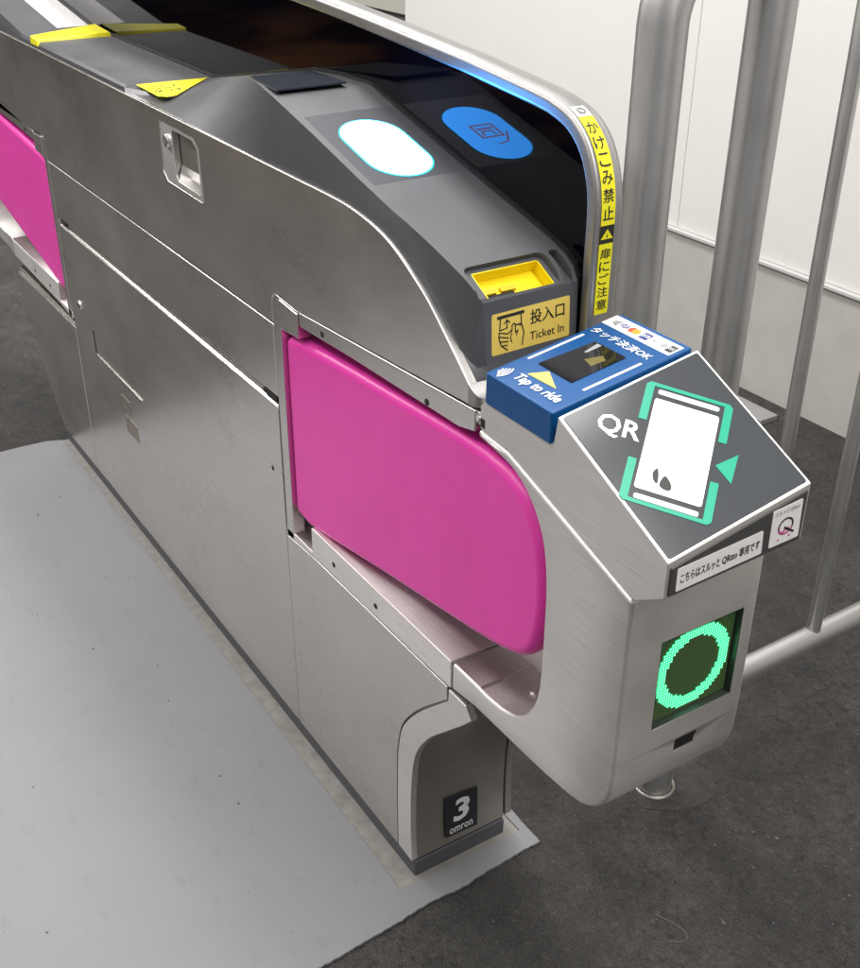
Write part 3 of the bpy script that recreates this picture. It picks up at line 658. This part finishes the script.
fs.append(m.bm.faces.new(R_[0][::-1])); fs.append(m.bm.faces.new(R_[-1]))
bmesh.ops.recalc_face_normals(m.bm, faces=fs)
con = m.build('console_cover', gate)
# scoop around the ticket slot and the slot itself
FS = frame((.0640, .0, .9690), (.0355, 0, -.0185), (0, 1, 0))      # slope of the scoop: u downhill, v across
c1 = MB(); c1.plate(FS, rounded([(.001, .020), (.060, .024), (.060, .129), (.001, .129)], [.012, .002, .002, .012], 6), -.0002, .03, PLA); c1 = c1.build('cutter')
c2 = MB(); c2.plate(FS, rounded(rect(.0060, .0325, .0430, .122), .003, 4), -.019, .01, PLA); c2 = c2.build('cutter')
c3 = MB(); c3.plate(FS, rounded(rect(.002, .1345, .046, .147), .006, 6), -.0035, .03, PLA); c3 = c3.build('cutter')
cut(con, c1, c2, c3)
k_ = con.modifiers.new('bevel', 'BEVEL'); k_.width = .0042; k_.segments = 4; k_.limit_method = 'ANGLE'; k_.angle_limit = math.radians(22); k_.harden_normals = True
slot = MB()                                    # yellow liner, open at the top
for pl_, h0, h1 in ((rect(.0062, .0327, .0428, .1218), -.0188, -.0150), (rect(.0062, .0327, .0076, .1218), -.015, -.0004), (rect(.0062, .0327, .0428, .0341), -.015, -.0004), (rect(.0062, .1204, .0428, .1218), -.015, -.0004)):
    slot.plate(FS, pl_, h0, h1, YEL)
sl_ = slot.build('ticket_slot', con)
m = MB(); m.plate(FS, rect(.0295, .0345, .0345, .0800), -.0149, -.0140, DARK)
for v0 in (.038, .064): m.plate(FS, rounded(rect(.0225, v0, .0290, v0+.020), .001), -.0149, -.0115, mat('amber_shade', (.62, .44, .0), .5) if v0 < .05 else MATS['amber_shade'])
m.build('slot_mouth', con)
# buff label under the slot
FT = frame((.1052, .0, .8745), (0, 1, 0), (-.0028, 0, .0705))
m = MB(); m.plate(FT, rounded([(.0375, .0085), (.1435, .0105), (.1425, .0575), (.0370, .0555)], .003), .0006, .0014, YLAB)
m.text(FT, '投入口', .0885, .0345, .047, .0165, INK, .0017, .012, .018); m.text(FT, 'Ticket In', .0885, .0165, .047, .0095, INK, .0017, .004, .018)
def stroke(mb, F, pts, w, mt, h=.0017):
    for p, q in zip(pts, pts[1:]):
        d = Vector(q)-Vector(p); l_ = d.length or 1e-6; nx, ny = -d.y/l_*w/2, d.x/l_*w/2; ex, ey = d.x/l_*w*.4, d.y/l_*w*.4
        mb.face([F(p[0]-ex+nx, p[1]-ey+ny, h), F(p[0]-ex-nx, p[1]-ey-ny, h), F(q[0]+ex-nx, q[1]+ey-ny, h), F(q[0]+ex+nx, q[1]+ey+ny, h)], mt)
        h += .000004
for pts, w in (([(.0455, .0505), (.0785, .0515)], .0036), ([(.0485, .049), (.0475, .036), (.052, .0365)], .0014), ([(.0755, .050), (.0765, .039), (.072, .0385)], .0014),
               ([(.0570, .0375), (.0570, .0465)], .0014), ([(.0535, .0430), (.0570, .0465), (.0605, .0430)], .0014), ([(.0500, .0365), (.0580, .0375)], .0012),
               ([(.0470, .0335), (.0580, .0305), (.0640, .0340), (.0640, .0390), (.0660, .0410), (.0685, .0390), (.0685, .0300)], .0014),
               ([(.0470, .0335), (.0465, .0290), (.0590, .0255)], .0014), ([(.0465, .0290), (.0480, .0230), (.0590, .0215)], .0014), ([(.0480, .0230), (.0500, .0180), (.0580, .0175)], .0014),
               ([(.0685, .0300), (.0720, .0320), (.0700, .0270)], .0014), ([(.0500, .0180), (.0580, .0120)], .0014), ([(.0685, .0390), (.0770, .0370), (.0800, .0280), (.0780, .0140)], .0014), ([(.0640, .0340), (.0620, .0250), (.0640, .0200)], .0012)):
    stroke(m, FT, pts, w, INK)
m.build('ticket_label', con, smooth=False)
# frames lying on the console slopes
def slope(x0, x1):
    return frame((x0, 0, zc(x0)), (x1-x0, 0, zc(x1)-zc(x0)), (0, 1, 0))
F1 = slope(-.347, -.129); sc_ = 1/math.cos(math.atan2(zc(-.129)-zc(-.347), .218))
m = MB(); m.plate(F1, rect((-.287+.347)*sc_, .022, (-.114+.347)*sc_, .1515), -.0004, .0005, RDP); rd = m.build('reader_window', con, bevel=.0003, seg=1)
def stadium(cu, cv, hl, r, n=14):
    """oval with its long side along u"""
    return [(cu+(hl if math.cos(a) > 0 else -hl)+r*math.cos(a), cv+r*math.sin(a)) for a in [(-math.pi/2+math.pi*k/n) for k in range(n+1)]]+[(cu-hl+r*math.cos(a), cv+r*math.sin(a)) for a in [(math.pi/2+math.pi*k/n) for k in range(n+1)]]
cu0 = (-.190+.347)*sc_
m = MB(); m.plate(F1, stadium(cu0, .083, .0300, .0440), .0006, .0010, OVFRINGE); fringe = m.build('reader_glow_ring', con, smooth=False)  # glowing ring added for the oval's glow fringe
m = MB(); m.plate(F1, stadium(cu0, .083, .0300, .0420), .0008, .0014, OVAL); m.build('reader_light', con, smooth=False)
m = MB()
stroke(m, F1, [(cu0-.018, .066), (cu0+.014, .066), (cu0+.014, .098), (cu0-.018, .098), (cu0-.018, .066)], .004, OVMARK, .0018)
stroke(m, F1, [(cu0-.008, .072), (cu0-.008, .092)], .005, OVMARK, .0019); stroke(m, F1, [(cu0+.008, .074), (cu0-.001, .076), (cu0-.001, .090), (cu0+.008, .092)], .004, OVMARK, .0020)
stroke(m, F1, [(cu0+.006, .056), (cu0+.03, .070), (cu0+.034, .086)], .003, OVMARK, .0018); m.build('reader_mark', con, smooth=False)
F2 = slope(-.516, -.429)
m = MB(); m.plate(F2, [(.005, .052), (.165, .018), (.165, .120), (.012, .146)], -.0005, .0016, LCD); m.build('display', con, smooth=False)
FC = frame((-1.0, 0, 1.007), (1, 0, 0), (0, 1, 0))
m = MB()
q = [(.105, .0145), (.085, .0150)] + [(.110-.003, .1500)] + [(.120, .149), (.1255, .110)] + spline([(.128, .085), (.130, .050), (.125, .025), (.118, .016)], 4)
m.plate(FC, [(.106, .020), (.215, .0165), (.226, .028), (.222, .045), (.170, .090), (.110, .146)], .0002, .0007, YTAPE)
m.text(FC, 'ここへ', .160, .030, .055, .026, INK, .0010, .02, 1.57); m.text(FC, 'タッチ', .190, .024, .050, .022, INK, .0010, .02, 1.57)
m.build('yellow_sticker', con, smooth=False)
m = MB(); m.hull2([(-1.445, .0015, 1.000), (-1.395, .0015, 1.000), (-1.399, .0015, 1.013), (-1.441, .0015, 1.016)], [(-1.500, .1530, 1.006), (-1.395, .1530, 1.006), (-1.403, .1530, 1.016), (-1.495, .1530, 1.021)], YTAPE); m.build('yellow_strip', con, bevel=.002)
FR = slope(-1.75, -1.52)
m = MB(); m.plate(FR, rect(-.02, .085, .215, .152), .0004, .0012, WHT); m.build('exit_display', con, smooth=False)

# ---- smoked side panel with its steel frame and warning strip
inn = [(-1.95, 1.215), (-1.2, 1.196), (-.463, 1.154), (-.354, 1.1465), (-.142, 1.1300), (.000, 1.1155)]+spline([(.030, 1.1115), (.062, 1.1015), (.085, 1.0835), (.099, 1.058), (.105, 1.030), (.1055, .99)], 5)+[(.1055, .84)]
def offs(p, d):
    o = []
    for k in range(len(p)):
        a = Vector(p[max(k-1, 0)]); b = Vector(p[min(k+1, len(p)-1)]); t = (b-a).normalized(); o.append((p[k][0]+(-t.y)*d, p[k][1]+t.x*d))
    return o
outp = offs(inn, .0180)
bar = thing('x', '', '') if False else None
m = MB(); m.prism(inn+[(-1.95, .84)], .158, .166, GLS); bp = m.build('barrier_panel', gate, smooth=False)
m = MB(); m.prism(outp+[(.1055, .84)]+inn[::-1]+[(-1.95, 1.215)], .1545, .194, FST); m.bm.faces.ensure_lookup_table()
bmesh.ops.remove_doubles(m.bm, verts=m.bm.verts, dist=1e-6)
fr = m.build('panel_frame', bp, bevel=.0055, seg=4, ang=40)
m = MB(); m.prism([(x, z-.0) for x, z in offs(inn, .0002)]+[(-1.95, .84)], .168, .1915, ST2); m.build('panel_back', bp)
m = MB()
gl = [(x, zc(x)) for x in (-1.94, -1.75, -1.52, -.888, -.516, -.429, -.347, -.129, .03, .056)]+[(.08, .970), (.096, .960), (.1035, .947)]
for (xa, za), (xb, zb) in zip(gl, gl[1:]):
    m.hull2([(xa, .1525, za+.0035), (xa, .1582, za+.0035), (xa, .1582, za-.012), (xa, .1525, za-.012)], [(xb, .1525, zb+.0035), (xb, .1582, zb+.0035), (xb, .1582, zb-.012), (xb, .1525, zb-.012)], GASK)
m.build('gasket', bp, smooth=False)
# warning strip follows the rounded front of the frame
path = [p for p in outp if p[0] > .010 and p[1] > .915]+[(outp[-1][0], .9105)]
S = [0]
for a, b in zip(path, path[1:]): S.append(S[-1]+(Vector(b)-Vector(a)).length)
def along(s_, y, h=0.0):
    s_ = min(max(s_, 0), S[-1])
    for k in range(len(S)-1):
        if s_ <= S[k+1]+1e-9:
            t = (s_-S[k])/max(S[k+1]-S[k], 1e-9); a = Vector(path[k]); b = Vector(path[k+1]); p = a.lerp(b, t); d = (b-a).normalized()
            na = offs(path, 1.0)[k]; nb = offs(path, 1.0)[k+1]
            n = (Vector(na)-a).lerp(Vector(nb)-b, t).normalized()
            return Vector((p.x+n.x*h, y, p.y+n.y*h))
TOT = S[-1]
YA, YB = .1618, .1808
FWn = lambda u, v, h=0.0: along(u, YB-v, h)    # u down the strip, v across from right to left
m = MB()
s0 = .045; NS = 60
def strip(sa, sb, mt, h=.0006, n=24, ya=YA, yb=YB):
    for k in range(n):
        a = sa+(sb-sa)*k/n; b = sa+(sb-sa)*(k+1)/n
        m.face([along(a, ya, h), along(a, yb, h), along(b, yb, h), along(b, ya, h)], mt)
strip(s0, TOT, YTAPE); strip(s0-.018, s0-.0008, WHT, n=5)
ln = TOT-s0; tri0 = s0+ln*.545; tri1 = s0+ln*.635
strip(tri0, tri1, INK, .0009, 4)
Fv = lambda u, v, h=0.0: along(v, YA+u, h)
def glyph(ch, sa, sb, pad=.0022):              # upright letters: u across to the right, s down
    hgt = sb-sa
    Fk = lambda u, v, h=0.0: along(sb-v, YA+u, h)
    m.text(Fk, ch, pad, hgt*.10, YB-YA-2*pad, hgt*.80, INK, .0009, .012)
t1 = 'かけこみ禁止'; t2 = '扉にご注意'
w1 = (tri0-.004-s0-.006)/6; w2 = (TOT-.004-tri1-.004)/5
for k, ch in enumerate(t1): glyph(ch, s0+.006+k*w1, s0+.006+(k+1)*w1)
for k, ch in enumerate(t2): glyph(ch, tri1+.004+k*w2, tri1+.004+(k+1)*w2)
tm = (YA+YB)/2
m.face([along(tri0+.004, tm, .0011), along(tri1-.005, tm-.0085, .0011), along(tri1-.005, tm+.0085, .0011)], YTAPE)
m.face([along(tri0+.010, tm-.001, .0013), along(tri0+.010, tm+.001, .0013), along(tri1-.0105, tm+.0006, .0013), along(tri1-.0105, tm-.0006, .0013)], INK)
m.face([along(tri1-.0090, tm-.001, .0013), along(tri1-.0090, tm+.001, .0013), along(tri1-.0070, tm+.001, .0013), along(tri1-.0070, tm-.001, .0013)], INK)
for a in range(12):
    pass
Fm = lambda u, v, h=0.0: along(s0-.0009-v, YA+u, h)
m.text(Fm, '◎', .005, .003, .011, .011, INK, .0009, .0)
m.build('warning_strip', bp, smooth=False)

# ---- number plate on the pedestal end
def pedx(z):
    for (a, za), (b, zb) in zip(pedc, pedc[1:]):
        if za <= z <= zb: return a+(b-a)*(z-za)/(zb-za)
    return -.003
FN = lambda u, v, h=0.0: Vector((-.0026-.0022*(v-.046)/.0825+h, u, v))
m = MB(); m.hull2([FN(.059, .049, .0002), FN(.1175, .046, .0002), FN(.117, .1235, .0002), FN(.0585, .1285, .0002)], [FN(.059, .049, .0016), FN(.1175, .046, .0016), FN(.117, .1235, .0016), FN(.0585, .1285, .0016)], PLAT)
m.text(FN, '3', .0725, .0735, .0300, .0440, WHT, .0024, .03, shear=.10); m.text(FN, 'omron', .0660, .0530, .0420, .0110, WHT, .0024, .01)
m.build('number_plate', gate, smooth=False)
